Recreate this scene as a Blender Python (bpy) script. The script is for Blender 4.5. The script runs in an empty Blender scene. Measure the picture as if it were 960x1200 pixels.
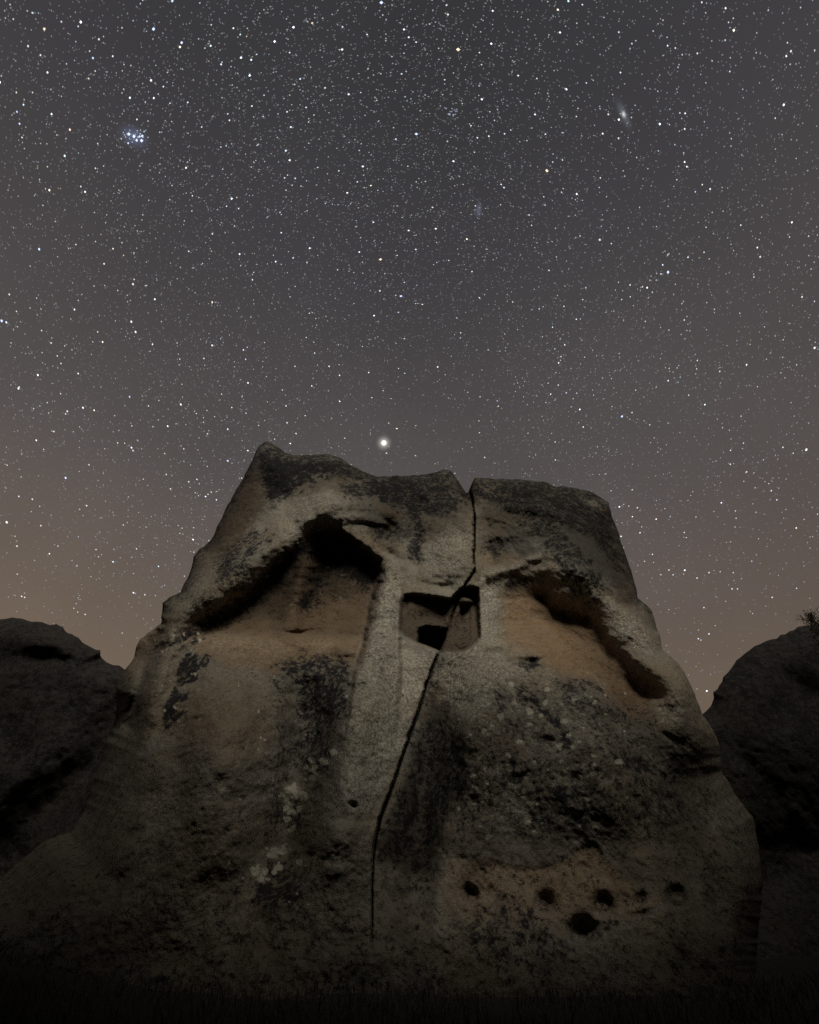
import bpy, math
import numpy as np
from mathutils import Vector

S = bpy.context.scene
COL = S.collection
rad = math.radians

# ------------------------------------------------------------------ camera
PITCH = rad(35.0)
CAM = np.array([0.0, 0.0, 1.6])
FPX = 598.0                                    # focal length in photo pixels (960 x 1200)
cam_d = bpy.data.cameras.new('camera')
cam_d.sensor_fit = 'VERTICAL'
cam_d.sensor_height = 36.0
cam_d.lens = FPX / 1200.0 * 36.0
cam_d.clip_start = 0.05
cam_d.clip_end = 12000.0
cam = bpy.data.objects.new('camera', cam_d)
cam.location = CAM
cam.rotation_euler = (math.pi / 2 + PITCH, 0, 0)
COL.objects.link(cam)
S.camera = cam

# ------------------------------------------------------------------ light
SUN_EL, SUN_AZ = rad(49.0), rad(17.0)           # behind the camera, a little to the right
S.view_settings.view_transform = 'Standard'
S.view_settings.look = 'None'
S.view_settings.exposure = 0.0
S.view_settings.gamma = 1.0
S.view_settings.use_curve_mapping = False
S.cycles.use_denoising = False
S.cycles.use_adaptive_sampling = False
S.cycles.max_bounces = 4
S.cycles.diffuse_bounces = 3
S.cycles.sample_clamp_indirect = 3.0

LDIR = Vector((math.sin(SUN_AZ) * math.cos(SUN_EL), -math.cos(SUN_AZ) * math.cos(SUN_EL), math.sin(SUN_EL)))
sun_d = bpy.data.lights.new('moon_light', 'SUN')  # soft directional key light from above and behind the viewer
sun_d.energy = 2.6
sun_d.angle = rad(19.0)
sun_d.color = (1.0, 0.93, 0.81)
sun = bpy.data.objects.new('moon_light', sun_d)
sun.rotation_euler = LDIR.to_track_quat('Z', 'Y').to_euler()
sun.location = (10, -30, 30)
COL.objects.link(sun)

W = bpy.data.worlds.new('World')
S.world = W
W.use_nodes = True


def N(nt, kind, **kw):
    n = nt.nodes.new(kind)
    for k, v in kw.items():
        setattr(n, k, v)
    return n


def build_world():
    nt = W.node_tree
    nt.nodes.clear()
    L = nt.links.new
    out = N(nt, 'ShaderNodeOutputWorld')
    bg = N(nt, 'ShaderNodeBackground')
    tc = N(nt, 'ShaderNodeTexCoord')
    sep = N(nt, 'ShaderNodeSeparateXYZ')
    L(tc.outputs['Generated'], sep.inputs[0])
    ramp = N(nt, 'ShaderNodeValToRGB')
    cr = ramp.color_ramp
    cr.interpolation = 'B_SPLINE'
    stops = [(0.0, (.165, .118, .084)), (.22, (.150, .112, .080)), (.40, (.122, .099, .088)),
             (.58, (.101, .088, .086)), (.80, (.066, .061, .065)), (1.0, (.035, .035, .0395))]
    cr.elements[0].position = 0.0
    cr.elements[0].color = (*stops[0][1], 1)
    cr.elements[1].position = 1.0
    cr.elements[1].color = (*stops[-1][1], 1)
    for p, c in stops[1:-1]:
        e = cr.elements.new(p)
        e.color = (*c, 1)
    L(sep.outputs['Z'], ramp.inputs[0])
    # light pollution of a town far off to the left, low on the horizon
    dot = N(nt, 'ShaderNodeVectorMath', operation='DOT_PRODUCT')
    v = Vector((-0.62, 0.78, 0.05)).normalized()
    dot.inputs[1].default_value = v
    L(tc.outputs['Generated'], dot.inputs[0])
    mr = N(nt, 'ShaderNodeMapRange', interpolation_type='SMOOTHSTEP')
    mr.inputs['From Min'].default_value = 0.80
    mr.inputs['From Max'].default_value = 1.02
    L(dot.outputs['Value'], mr.inputs['Value'])
    glow = N(nt, 'ShaderNodeMix', data_type='RGBA', blend_type='ADD')
    L(mr.outputs[0], glow.inputs['Factor'])
    L(ramp.outputs[0], glow.inputs[6])
    glow.inputs[7].default_value = (.040, .028, .014, 1)
    # very faint uneven airglow
    ns = N(nt, 'ShaderNodeTexNoise')
    ns.inputs['Scale'].default_value = 2.2
    ns.inputs['Detail'].default_value = 3
    L(tc.outputs['Generated'], ns.inputs['Vector'])
    mr2 = N(nt, 'ShaderNodeMapRange')
    mr2.inputs['From Min'].default_value = .3
    mr2.inputs['From Max'].default_value = .7
    mr2.inputs['To Min'].default_value = .86
    mr2.inputs['To Max'].default_value = 1.02
    L(ns.outputs[0], mr2.inputs['Value'])
    sc = N(nt, 'ShaderNodeVectorMath', operation='SCALE')
    L(glow.outputs[2], sc.inputs[0])
    L(mr2.outputs[0], sc.inputs['Scale'])
    L(sc.outputs[0], bg.inputs['Color'])
    bg.inputs['Strength'].default_value = 1.0
    L(bg.outputs[0], out.inputs[0])


build_world()

# ------------------------------------------------------------------ maths
rng = np.random.default_rng(7)


def _hash(i, j, k, seed):
    i = i.astype(np.uint32); j = j.astype(np.uint32); k = k.astype(np.uint32)
    h = i * np.uint32(374761393) + j * np.uint32(668265263) + k * np.uint32(2147483647 - 98765) + np.uint32(seed * 7919 + 13)
    h = (h ^ (h >> np.uint32(13))) * np.uint32(1274126177)
    h = (h ^ (h >> np.uint32(15))) * np.uint32(2246822519)
    h = h ^ (h >> np.uint32(16))
    return h.astype(np.float32) / np.float32(4294967295.0)


def vnoise(P, scale, seed=0):
    """value noise, -1..1, at points P (n,3)"""
    Q = P * scale
    F = np.floor(Q)
    f = (Q - F).astype(np.float32)
    I = F.astype(np.int64)
    u = f * f * f * (f * (f * 6 - 15) + 10)
    r = 0
    for dx in (0, 1):
        wx = u[:, 0] if dx else 1 - u[:, 0]
        for dy in (0, 1):
            wy = u[:, 1] if dy else 1 - u[:, 1]
            for dz in (0, 1):
                wz = u[:, 2] if dz else 1 - u[:, 2]
                r = r + wx * wy * wz * _hash(I[:, 0] + dx, I[:, 1] + dy, I[:, 2] + dz, seed)
    return r * 2 - 1


def fbm(P, scale, octaves, gain=.5, seed=0):
    r, a, t = 0, 1.0, 0
    for o in range(octaves):
        r = r + a * vnoise(P + o * 3.17, scale * 2.03 ** o, seed + o)
        t += a
        a *= gain
    return r / t


def sstep(a, b, x):
    t = np.clip((x - a) / (b - a), 0, 1)
    return t * t * (3 - 2 * t)


def seg_dist(X, Y, pts, closed=True):
    """distance and nearest point to a polyline"""
    best = np.full(X.shape, 1e9)
    nx = np.zeros(X.shape); ny = np.zeros(X.shape); par = np.zeros(X.shape)
    n = len(pts)
    for i in range(n if closed else n - 1):
        ax, ay = pts[i]; bx, by = pts[(i + 1) % n]
        dx, dy = bx - ax, by - ay
        l2 = dx * dx + dy * dy + 1e-9
        t = np.clip(((X - ax) * dx + (Y - ay) * dy) / l2, 0, 1)
        qx, qy = ax + t * dx, ay + t * dy
        d = (X - qx) ** 2 + (Y - qy) ** 2
        m = d < best
        best = np.where(m, d, best); nx = np.where(m, qx, nx); ny = np.where(m, qy, ny)
        par = np.where(m, (i + t) / max(1, n - 1), par)
    return np.sqrt(best), nx, ny, par


def inside(X, Y, pts):
    r = np.zeros(X.shape, bool)
    n = len(pts)
    for i in range(n):
        ax, ay = pts[i]; bx, by = pts[(i + 1) % n]
        if ay == by:
            continue
        c = ((ay > Y) != (by > Y)) & (X < (bx - ax) * (Y - ay) / (by - ay) + ax)
        r ^= c
    return r


def smooth_closed(pts, it=1):
    """Chaikin rounding of a traced outline"""
    for _ in range(it):
        q = []
        for i in range(len(pts)):
            a, b = pts[i], pts[(i + 1) % len(pts)]
            q += [(a[0] * .75 + b[0] * .25, a[1] * .75 + b[1] * .25), (a[0] * .25 + b[0] * .75, a[1] * .25 + b[1] * .75)]
        pts = q
    return pts


class Sheet:
    """survey sheet of a rock face: traced positions (x right, y down) with a depth for each"""

    def __init__(s, x0, x1, y0, y1, step):
        xs = np.arange(x0, x1, step); ys = np.arange(y0, y1, step)
        s.nx, s.ny = len(xs), len(ys)
        s.X, s.Y = np.meshgrid(xs, ys)
        s.X = s.X.ravel(); s.Y = s.Y.ravel()

    def sd(s, pts, margin=60, rnd=1):
        """signed distance, negative inside, 99 far away"""
        pts = smooth_closed(pts, rnd)
        a = np.array(pts)
        m = (s.X > a[:, 0].min() - margin) & (s.X < a[:, 0].max() + margin) & (s.Y > a[:, 1].min() - margin) & (s.Y < a[:, 1].max() + margin)
        r = np.full(s.X.shape, 99.0)
        d, _, _, _ = seg_dist(s.X[m], s.Y[m], pts)
        ins = inside(s.X[m], s.Y[m], pts)
        r[m] = np.where(ins, -d, d)
        return r

    def poly(s, pts, soft=6.0, rnd=1, warp=None):
        d = s.sd(pts, 60 + soft, rnd)
        if warp is not None:
            d = d + warp
        return 1 - sstep(-soft / 2, soft / 2, d)

    def line(s, pts, width, taper=False):
        """gaussian profile round a polyline"""
        a = np.array(pts); mg = width * 4
        m = (s.X > a[:, 0].min() - mg) & (s.X < a[:, 0].max() + mg) & (s.Y > a[:, 1].min() - mg) & (s.Y < a[:, 1].max() + mg)
        r = np.zeros(s.X.shape)
        d, _, _, p = seg_dist(s.X[m], s.Y[m], pts, closed=False)
        g = np.exp(-(d / width) ** 2)
        if taper:
            g = g * np.clip(np.minimum(p, 1 - p) * 5, 0, 1)
        r[m] = g
        return r

    def blob(s, cx, cy, rx, ry, ang=0, p=2):
        c, n = math.cos(rad(ang)), math.sin(rad(ang))
        u = ((s.X - cx) * c + (s.Y - cy) * n) / rx
        v = (-(s.X - cx) * n + (s.Y - cy) * c) / ry
        return np.exp(-(u * u + v * v) ** (p / 2))


def ray(X, Y):
    xr = (X - 480.0) / FPX
    yu = (600.0 - Y) / FPX
    cp, sp = math.cos(PITCH), math.sin(PITCH)
    return np.stack([xr, cp - yu * sp, sp + yu * cp], 1)


def place(X, Y, base):
    """follow the sight line of a traced point to the rock's mean face y = base(x, z)"""
    D = ray(X, Y)
    t = np.full(X.shape, 13.0)
    for _ in range(40):
        P = CAM + D * t[:, None]
        yb = base(P[:, 0], P[:, 2])
        t = t * .5 + .5 * np.clip(yb / np.maximum(D[:, 1], .12), 1, 60)
    return D, t


def finish_sheet(sh, outline, base, depth, round_px, round_m, wrap_px, wrap_m, inward=.12):
    """returns points; outside the outline the sheet turns back into the rock's flanks"""
    outl = outline
    d, qx, qy, _ = seg_dist(sh.X, sh.Y, outl)
    ins = inside(sh.X, sh.Y, outl)
    s = np.where(ins, 0, d)
    cxm, cym = np.mean([p[0] for p in outl]), np.mean([p[1] for p in outl])
    # flanks: the position slides to the outline and a bit inward, depth grows
    X = np.where(ins, sh.X, qx + (cxm - qx) * inward * np.clip(s / wrap_px, 0, 1) ** 1.5)
    Y = np.where(ins, sh.Y, qy + (cym - qy) * inward * .6 * np.clip(s / wrap_px, 0, 1) ** 1.5)
    D, t = place(X, Y, base)
    e = np.clip(1 - d / round_px, 0, 1)
    rnd = round_m * (1 - np.sqrt(np.clip(1 - e * e, 0, 1)))
    dep = np.where(ins, depth + rnd, depth * np.exp(-s / 6.0) + round_m + wrap_m * np.clip(s / wrap_px, 0, 1) ** 1.15)
    P = CAM + D * (t + dep)[:, None]
    keep = ins | (s < wrap_px)
    return P, keep, d, ins


def grid_faces(sh, keep):
    idx = np.arange(sh.nx * sh.ny).reshape(sh.ny, sh.nx)
    a = idx[:-1, :-1].ravel(); b = idx[:-1, 1:].ravel(); c = idx[1:, 1:].ravel(); d = idx[1:, :-1].ravel()
    k = keep[a] & keep[b] & keep[c] & keep[d]
    return np.stack([a[k], d[k], c[k], b[k]], 1)          # facing the viewer


def vert_normals(P, F):
    n = np.cross(P[F[:, 2]] - P[F[:, 0]], P[F[:, 3]] - P[F[:, 1]])
    V = np.zeros_like(P)
    for k in range(4):
        for c in range(3):
            V[:, c] += np.bincount(F[:, k], weights=n[:, c], minlength=len(P))
    V /= np.linalg.norm(V, axis=1)[:, None] + 1e-12
    return V


def make_mesh(name, P, F, normals=None, attrs=None, mat=None, parent=None, smooth=True):
    used = np.unique(F)
    remap = np.full(len(P), -1); remap[used] = np.arange(len(used))
    F2 = remap[F].astype(np.int32)
    me = bpy.data.meshes.new(name)
    me.vertices.add(len(used))
    me.vertices.foreach_set('co', P[used].astype(np.float32).ravel())
    k = F.shape[1]
    me.loops.add(F2.size)
    me.loops.foreach_set('vertex_index', F2.ravel())
    me.polygons.add(len(F2))
    me.polygons.foreach_set('loop_start', np.arange(0, F2.size, k, dtype=np.int32))
    me.polygons.foreach_set('loop_total', np.full(len(F2), k, np.int32))
    if smooth:
        me.polygons.foreach_set('use_smooth', np.ones(len(F2), bool))
    for an, av in (attrs or {}).items():
        at = me.attributes.new(an, 'FLOAT', 'POINT')
        at.data.foreach_set('value', av[used].astype(np.float32))
    me.update()
    me.validate()
    if normals is not None:
        me.normals_split_custom_set_from_vertices(normals[used].astype(np.float32))
    if mat:
        me.materials.append(mat)
    o = bpy.data.objects.new(name, me)
    COL.objects.link(o)
    if parent:
        o.parent = parent
    return o


def tag(o, label=None, category=None, group=None, kind=None):
    if label: o['label'] = label
    if category: o['category'] = category
    if group: o['group'] = group
    if kind: o['kind'] = kind
    return o


def empty(name, loc, **kw):
    o = bpy.data.objects.new(name, None)
    o.location = loc
    COL.objects.link(o)
    return tag(o, **kw)


# ------------------------------------------------------------------ materials
def rock_material(name, base, ochre, crust, pale, crust_bias=0.0, detail=1.0):
    m = bpy.data.materials.new(name)
    m.use_nodes = True
    nt = m.node_tree
    nt.nodes.clear()
    L = nt.links.new
    out = N(nt, 'ShaderNodeOutputMaterial')
    bs = N(nt, 'ShaderNodeBsdfPrincipled')
    bs.inputs['Roughness'].default_value = .93
    bs.inputs['Specular IOR Level'].default_value = .15
    L(bs.outputs[0], out.inputs[0])
    geo = N(nt, 'ShaderNodeNewGeometry')

    def noise(scale, det, rough=.55, dist=0.0, off=0.0, sy=None):
        n = N(nt, 'ShaderNodeTexNoise')
        n.inputs['Scale'].default_value = scale
        n.inputs['Detail'].default_value = det
        n.inputs['Roughness'].default_value = rough
        n.inputs['Distortion'].default_value = dist
        mp = N(nt, 'ShaderNodeMapping')
        mp.inputs['Location'].default_value = (off, off * .7, off * .3)
        if sy:
            mp.inputs['Scale'].default_value = sy
        L(geo.outputs['Position'], mp.inputs[0])
        L(mp.outputs[0], n.inputs['Vector'])
        return n.outputs[0]

    def rng_(sock, a, b, c=0.0, d=1.0, sm=True):
        r = N(nt, 'ShaderNodeMapRange')
        if sm: r.interpolation_type = 'SMOOTHSTEP'
        r.inputs['From Min'].default_value = a; r.inputs['From Max'].default_value = b
        r.inputs['To Min'].default_value = c; r.inputs['To Max'].default_value = d
        L(sock, r.inputs['Value'])
        return r.outputs[0]

    def math_(op, a, b):
        r = N(nt, 'ShaderNodeMath', operation=op)
        for i, v in enumerate((a, b)):
            if isinstance(v, (int, float)): r.inputs[i].default_value = v
            else: L(v, r.inputs[i])
        return r.outputs[0]

    def mix(f, a, b, bt='MIX'):
        r = N(nt, 'ShaderNodeMix', data_type='RGBA', blend_type=bt)
        if isinstance(f, (int, float)): r.inputs['Factor'].default_value = f
        else: L(f, r.inputs['Factor'])
        for s_, v in ((6, a), (7, b)):
            if isinstance(v, tuple): r.inputs[s_].default_value = (*v, 1)
            else: L(v, r.inputs[s_])
        return r.outputs[2]

    def attr(n):
        a = N(nt, 'ShaderNodeAttribute', attribute_name=n)
        return a.outputs['Fac']

    big = noise(.55, 5, .6, .4)
    mid = noise(3.2, 6, .62, .2, 5)
    fine = noise(17, 5, .7, 0, 9)
    grit = noise(52, 3, .75, 0, 2)
    streak = noise(1.5, 5, .6, .3, 3, (1.5, 1.0, .32))
    # body colour: grey tan tuff, browner and greener by patches
    c = mix(rng_(big, .34, .66), base, tuple(base[i] * k for i, k in enumerate((.98, .88, .76))))
    c = mix(math_('MULTIPLY', rng_(streak, .5, .68), .55), c, tuple(base[i] * k for i, k in enumerate((.66, .62, .60))))
    c = mix(math_('MULTIPLY', rng_(mid, .50, .72), .5), c, tuple(base[i] * k for i, k in enumerate((1.22, 1.20, 1.05))))
    # iron stained hollows
    of = math_('MULTIPLY', attr('ochre'), rng_(mid, .25, .60, .62, 1.0))
    oc = mix(rng_(fine, .35, .65), ochre, tuple(ochre[i] * k for i, k in enumerate((.70, .66, .62))))
    c = mix(of, c, oc)
    # pale lichen and bare crumbly rock
    vor = N(nt, 'ShaderNodeTexVoronoi')
    vor.inputs['Scale'].default_value = 9.0
    L(geo.outputs['Position'], vor.inputs['Vector'])
    spots = rng_(vor.outputs['Distance'], .34, .12)
    pn = math_('ADD', math_('MULTIPLY', attr('pale'), 1.0), math_('MULTIPLY', rng_(fine, .3, .7, -.5, .5, False), .9))
    pf = rng_(pn, .30, .62)
    pf = math_('MAXIMUM', math_('MULTIPLY', pf, .8), math_('MULTIPLY', spots, rng_(attr('pale'), .35, .9, 0, .7)))
    c = mix(pf, c, pale)
    # black lichen crust; its mask also holds painted shade in hollows
    cn = math_('ADD', attr('crust'), math_('MULTIPLY', math_('SUBTRACT', mid, .5), 1.3))
    cn = math_('ADD', cn, math_('MULTIPLY', math_('SUBTRACT', noise(8.5, 4, .62, .3, 21), .5), 1.6))
    cn = math_('ADD', cn, math_('MULTIPLY', math_('SUBTRACT', fine, .5), 1.7))
    cn = math_('ADD', cn, math_('MULTIPLY', math_('SUBTRACT', grit, .5), 1.2))
    cf = rng_(cn, .30 - crust_bias, .70 - crust_bias)
    crv = mix(rng_(grit, .45, .70), crust, tuple(k * 2.0 for k in crust))
    c = mix(math_('MULTIPLY', cf, .96), c, crv)
    # pits and grains of the tuff
    g1 = rng_(grit, .30, .66, .66, 1.20)
    g2 = rng_(fine, .30, .70, .76, 1.20)
    g3 = rng_(noise(11, 2, .5, 0, 31), .34, .66, .84, 1.14)
    gm = math_('ADD', math_('MULTIPLY', math_('SUBTRACT', math_('MULTIPLY', math_('MULTIPLY', g1, g2), g3), 1.0), rng_(noise(.9, 3, .6, .5, 41), .38, .62, .25, 1.15)), 1.0)
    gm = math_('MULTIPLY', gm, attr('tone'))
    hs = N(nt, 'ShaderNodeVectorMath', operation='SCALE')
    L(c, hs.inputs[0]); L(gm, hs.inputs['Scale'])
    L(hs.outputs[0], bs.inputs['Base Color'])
    # relief
    h = math_('ADD', math_('MULTIPLY', mid, .5), math_('MULTIPLY', fine, .34))
    h = math_('ADD', h, math_('MULTIPLY', grit, .15))
    h = math_('ADD', h, math_('MULTIPLY', cf, .05))
    bp = N(nt, 'ShaderNodeBump')
    bp.inputs['Strength'].default_value = .9 * detail
    bp.inputs['Distance'].default_value = .12
    L(h, bp.inputs['Height'])
    L(bp.outputs[0], bs.inputs['Normal'])
    return m


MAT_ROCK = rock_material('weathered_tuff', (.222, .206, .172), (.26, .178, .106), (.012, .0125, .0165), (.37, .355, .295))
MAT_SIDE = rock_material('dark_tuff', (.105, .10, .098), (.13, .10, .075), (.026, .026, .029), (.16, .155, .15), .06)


def simple_material(name, color, rough=.9, var=.4, scale=20):
    m = bpy.data.materials.new(name)
    m.use_nodes = True
    nt = m.node_tree
    bs = nt.nodes['Principled BSDF']
    bs.inputs['Roughness'].default_value = rough
    bs.inputs['Specular IOR Level'].default_value = .1
    ns = N(nt, 'ShaderNodeTexNoise'); ns.inputs['Scale'].default_value = scale; ns.inputs['Detail'].default_value = 5
    geo = N(nt, 'ShaderNodeNewGeometry')
    nt.links.new(geo.outputs['Position'], ns.inputs['Vector'])
    mx = N(nt, 'ShaderNodeMix', data_type='RGBA')
    mx.inputs[6].default_value = (*[c * (1 - var) for c in color], 1)
    mx.inputs[7].default_value = (*[c * (1 + var) for c in color], 1)
    nt.links.new(ns.outputs[0], mx.inputs['Factor'])
    nt.links.new(mx.outputs[2], bs.inputs['Base Color'])
    return m


# ------------------------------------------------------------------ the big carved rock
def main_base(x, z):
    zc = np.clip(z, -2, 16)
    y = 10.5 + .36 * zc + .22 * np.clip(zc - 4.5, 0, 3) - .14 * np.clip(zc - 7.5, 0, 9)
    y = y + .020 * np.clip(np.abs(x) - 3.5, 0, 12) ** 2
    y = y - .9 * np.exp(-((x + 9) / 3.5) ** 2) * np.exp(-np.clip(zc - 1, 0, 9) / 1.6)
    return y


OUT_MAIN = [(310, 518), (318, 519), (330, 526), (343, 534), (360, 533), (386, 532), (400, 537), (412, 545), (425, 552), (440, 558),
            (470, 558), (500, 556), (512, 553), (519, 550), (529, 552), (534, 559), (540, 568), (545, 576), (548.8, 585), (550.6, 585),
            (552, 574), (553.5, 565), (557, 559.5), (575, 560), (610, 562), (640, 565), (652, 571), (660, 569.5), (690, 575), (705, 583),
            (713, 589), (718, 605), (728, 635), (740, 668), (748, 700), (757, 708), (764, 716), (772, 740), (777, 762), (795, 777),
            (808, 798), (817, 822), (824, 838), (836, 856), (843, 872), (846, 903), (856, 920), (866, 935), (884, 960), (886, 975), (890, 993), (892, 1015),
            (894, 1034), (892, 1060), (889, 1090), (887, 1120), (886, 1160), (886, 1215), (886, 1260), (400, 1270),
            (-150, 1262), (-150, 1120), (-90, 1075), (-30, 1045), (0, 1029), (25, 1008), (54, 984), (83, 976), (92, 962), (100, 947), (112, 912), (125, 867), (134, 846),
            (137, 825), (136, 806), (141, 797), (148, 783), (157, 770), (160, 757), (164, 749), (174, 741), (186, 733), (189.5, 730), (190, 718), (190.5, 706),
            (199, 699), (212, 694), (216, 682), (222, 673), (226, 659), (227, 653), (234, 643), (244, 637), (250, 627),
            (262, 602), (272, 582), (285, 560), (297, 536), (303, 523)]

CRACK = [(550, 574), (554, 590), (556, 605), (556.5, 625), (555.5, 650), (555, 671), (545, 686), (538, 700), (530, 722), (524, 740),
         (515, 760), (508, 780), (499, 805), (490, 835), (480, 862), (470, 890), (461, 918), (452, 942), (445, 960), (439, 985),
         (436.5, 1010), (435.5, 1040), (436, 1075), (435, 1112)]


def jitter_outline(pts, step=5.0, amp=.9, seed=3):
    r = np.random.default_rng(seed)
    q = []
    for i in range(len(pts)):
        a, b = pts[i], pts[(i + 1) % len(pts)]
        l = math.hypot(b[0] - a[0], b[1] - a[1])
        n = max(1, int(l / step))
        for k in range(n):
            t = k / n
            q.append((a[0] + (b[0] - a[0]) * t + r.normal() * amp * (.5 if n == 1 else 1), a[1] + (b[1] - a[1]) * t + r.normal() * amp * (.5 if n == 1 else 1)))
    return q


def build_main():
    sh = Sheet(-215, 950, 470, 1300, 1.25)
    X, Y = sh.X, sh.Y
    D0, t0 = place(X, Y, main_base)
    P0 = CAM + D0 * t0[:, None]
    fm = (X > -190) & (X < 920) & (Y > 490)
    nA = fbm(P0, .42, 3, .5, 11)          # metre sized swells
    nB = fbm(P0, 1.5, 5, .55, 21)
    nC = fbm(P0, 7.0, 4, .6, 31)
    wob = nB * 5.0 + nC * 1.6             # raggedness for traced edges, px
    dep = nA * .28 + nB * .13
    nW = fbm(P0, 1.9, 4, .6, 141)
    wx, wy = nW * 3.5, fbm(P0, 1.9, 4, .6, 241) * 3.5
    sh.X, sh.Y = X + wx, Y + wy

    # left summit: brown flank turning away, dark hollow under the peak
    dep += .55 * sh.blob(268, 600, 22, 55, 28)
    dep += .40 * sh.blob(322, 572, 20, 12, 20)
    dep -= .30 * sh.blob(385, 548, 30, 9, 8)
    dep -= .28 * sh.blob(372, 588, 36, 22, 40)
    dep += .12 * sh.blob(346.5, 616, 7, 7, p=3)
    # raised diagonal "arms" on both sides of the recesses
    armL = sh.line([(386, 588), (342, 618), (290, 658), (255, 685), (220, 712), (200, 732)], 30)
    dep -= 1.2 * armL
    armR = sh.line([(668, 664), (708, 692), (740, 730), (768, 766), (798, 800)], 33)
    dep -= 1.05 * armR

    # left recess
    RL = [(376, 618), (400, 626), (424, 643), (448, 663), (443, 690), (437, 720), (430, 747), (423, 775), (412, 780), (392, 771), (372, 764), (350, 768),
          (318, 760), (285, 752), (245, 754), (214, 749), (232, 733), (262, 717), (290, 697), (308, 676), (330, 656), (352, 640)]
    RLm = sh.poly(RL, 38, 1, wob * .6)
    RLs = sh.poly(RL, 15, 1, wob * .2)
    m = np.where(X > 400, RLs, RLm)
    fade = 1 - sstep(705, 775, Y + (X - 330) * .05)
    dep += m * (.14 + .72 * fade) * (.70 + .30 * sstep(330, 420, X))
    dep += m * .12 * sh.blob(400, 665, 36, 30, 30)
    dep -= m * .50 * sh.line([(362, 648), (352, 680), (344, 712), (337, 738)], 13)     # low rib
    dep += m * .28 * sh.line([(386, 655), (374, 685), (366, 712)], 14)
    dep += .20 * sh.blob(355, 744, 30, 6, 0)
    dep -= .22 * sh.blob(385, 755, 30, 10, 5)
    dep -= .16 * sh.blob(300, 752, 50, 8, -8)
    dep += .25 * sh.line([(425, 742), (420, 762), (417, 785)], 5.0, True)
    dep += .14 * sh.line([(325, 738), (350, 743), (380, 737)], 4, True)
    dep += .10 * sh.line([(389, 741), (410, 744), (420, 749)], 3.5, True)
    dep += .12 * sh.line([(390, 773), (406, 772), (421, 774)], 3.5, True)
    # pillar beside it
    dep -= .34 * sh.poly([(447, 660), (470, 664), (471, 700), (469, 745), (470, 790), (462, 900), (400, 900), (414, 800), (430, 735)], 6) * (1 - sstep(760, 900, Y))
    dep -= .10 * sh.line([(385, 612), (410, 625), (432, 640), (455, 655), (478, 668)], 5)          # lip above the recess
    dep += .10 * sh.blob(458, 649, 6, 4, 20)

    # right recess
    RR = [(587, 697), (600, 690), (625, 688), (640, 692), (650, 704), (668, 712), (690, 722), (702, 740), (722, 764), (744, 787), (774, 815), (764, 822),
          (752, 838), (738, 842), (722, 826), (706, 806), (690, 797), (668, 795), (652, 788), (640, 774), (620, 762), (600, 755), (590, 746), (588, 715)]
    RRm = sh.poly(RR, 26, 1, wob * .4)
    fr = 1 - sstep(-6, 62, (Y - 745) - (X - 610) * .42)
    dep += RRm * (.12 + .44 * fr)
    dep += .26 * sh.line([(637, 702), (650, 715), (668, 724), (688, 728)], 7)
    dep += .10 * sh.line([(690, 724), (702, 740), (722, 764), (746, 789), (773, 814)], 6)
    dep -= .26 * RRm * sh.line([(652, 708), (672, 722), (690, 740)], 12)
    # knob at the foot of the right arm
    dep -= .45 * sh.blob(800, 846, 34, 34)
    dep += .22 * sh.blob(728, 846, 26, 12, 15)

    # overhanging ledges below the two sockets
    led = sh.line([(574, 674), (590, 668), (606, 664), (622, 655), (640, 650)], 6)
    dep -= .22 * led
    dep += .17 * sh.blob(606, 684, 30, 9, -6, 2)
    dep += .20 * sh.blob(584, 645, 17, 8.5, 5, 2)
    dep -= .16 * sh.blob(583, 628, 11, 8)
    dep += .09 * (sh.line([(572, 622), (578, 615), (588, 615), (595, 624)], 3.2))
    dep += .10 * sh.line([(566, 600), (569, 612), (571, 630), (570, 642)], 5)
    dep -= .20 * sh.blob(628, 641, 14, 8, -20)
    dep -= .14 * sh.blob(617, 622, 14, 7, -20)
    dep += .28 * sh.blob(453, 624, 22, 9.5, 12, 2)
    dep -= .22 * sh.blob(460, 604, 10, 5.5, 25)
    dep += .22 * sh.blob(430, 615, 14, 5, 10)
    dep += .16 * sh.line([(493, 590), (489, 625), (484, 662)], 8)
    dep += .10 * sh.line([(475, 678), (500, 685), (540, 689)], 5, True)
    # horizontal groove below the right crest
    dep += .16 * sh.line([(558, 577), (585, 582), (620, 584), (650, 593), (690, 610), (715, 620)], 9, True)
    dep -= .22 * sh.line([(600, 594), (640, 598), (664, 607)], 6)
    dep += .5 * sh.blob(716, 640, 16, 50, -18)

    # the carved niche in the middle and its doorway
    NI = [(471, 705), (474, 698), (484, 696), (505, 699), (528, 702), (541, 690), (552, 688), (560, 690), (561, 715), (562, 748), (553, 757), (543, 763),
          (530, 764), (514, 763), (500, 757), (488, 753), (475, 746), (468, 738), (469, 720)]
    wX_, wY_ = sh.X, sh.Y
    sh.X, sh.Y = X + nC * 1.0, Y + nC * 1.0
    NIm = sh.poly(NI, 4.5, 0, wob * .06)
    dep += NIm * (.38 + .25 * sstep(470, 520, X))
    dep -= NIm * .12 * sh.poly([(464, 716), (480, 728), (491, 742), (491, 762), (468, 756)], 14)           # lit inner corner
    DW = [(491, 736), (500, 734), (524, 737), (522, 748), (516, 763), (505, 762), (490, 756)]
    DWm = sh.poly(DW, 2.4, 0)
    dep += DWm * NIm * 1.3
    dep += NIm * .10 * sh.poly([(541, 706), (552, 708), (551, 764), (528, 764)], 3)
    dep -= NIm * .55 * sh.blob(546, 704, 7, 4)
    sh.X, sh.Y = wX_, wY_
    # sill below the niche, rising to the right
    dep -= .20 * sh.blob(575, 757, 28, 7, -6)

    # pillar edge / lower left body
    dep -= .85 * sh.blob(412, 890, 34, 150, 9)
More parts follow.
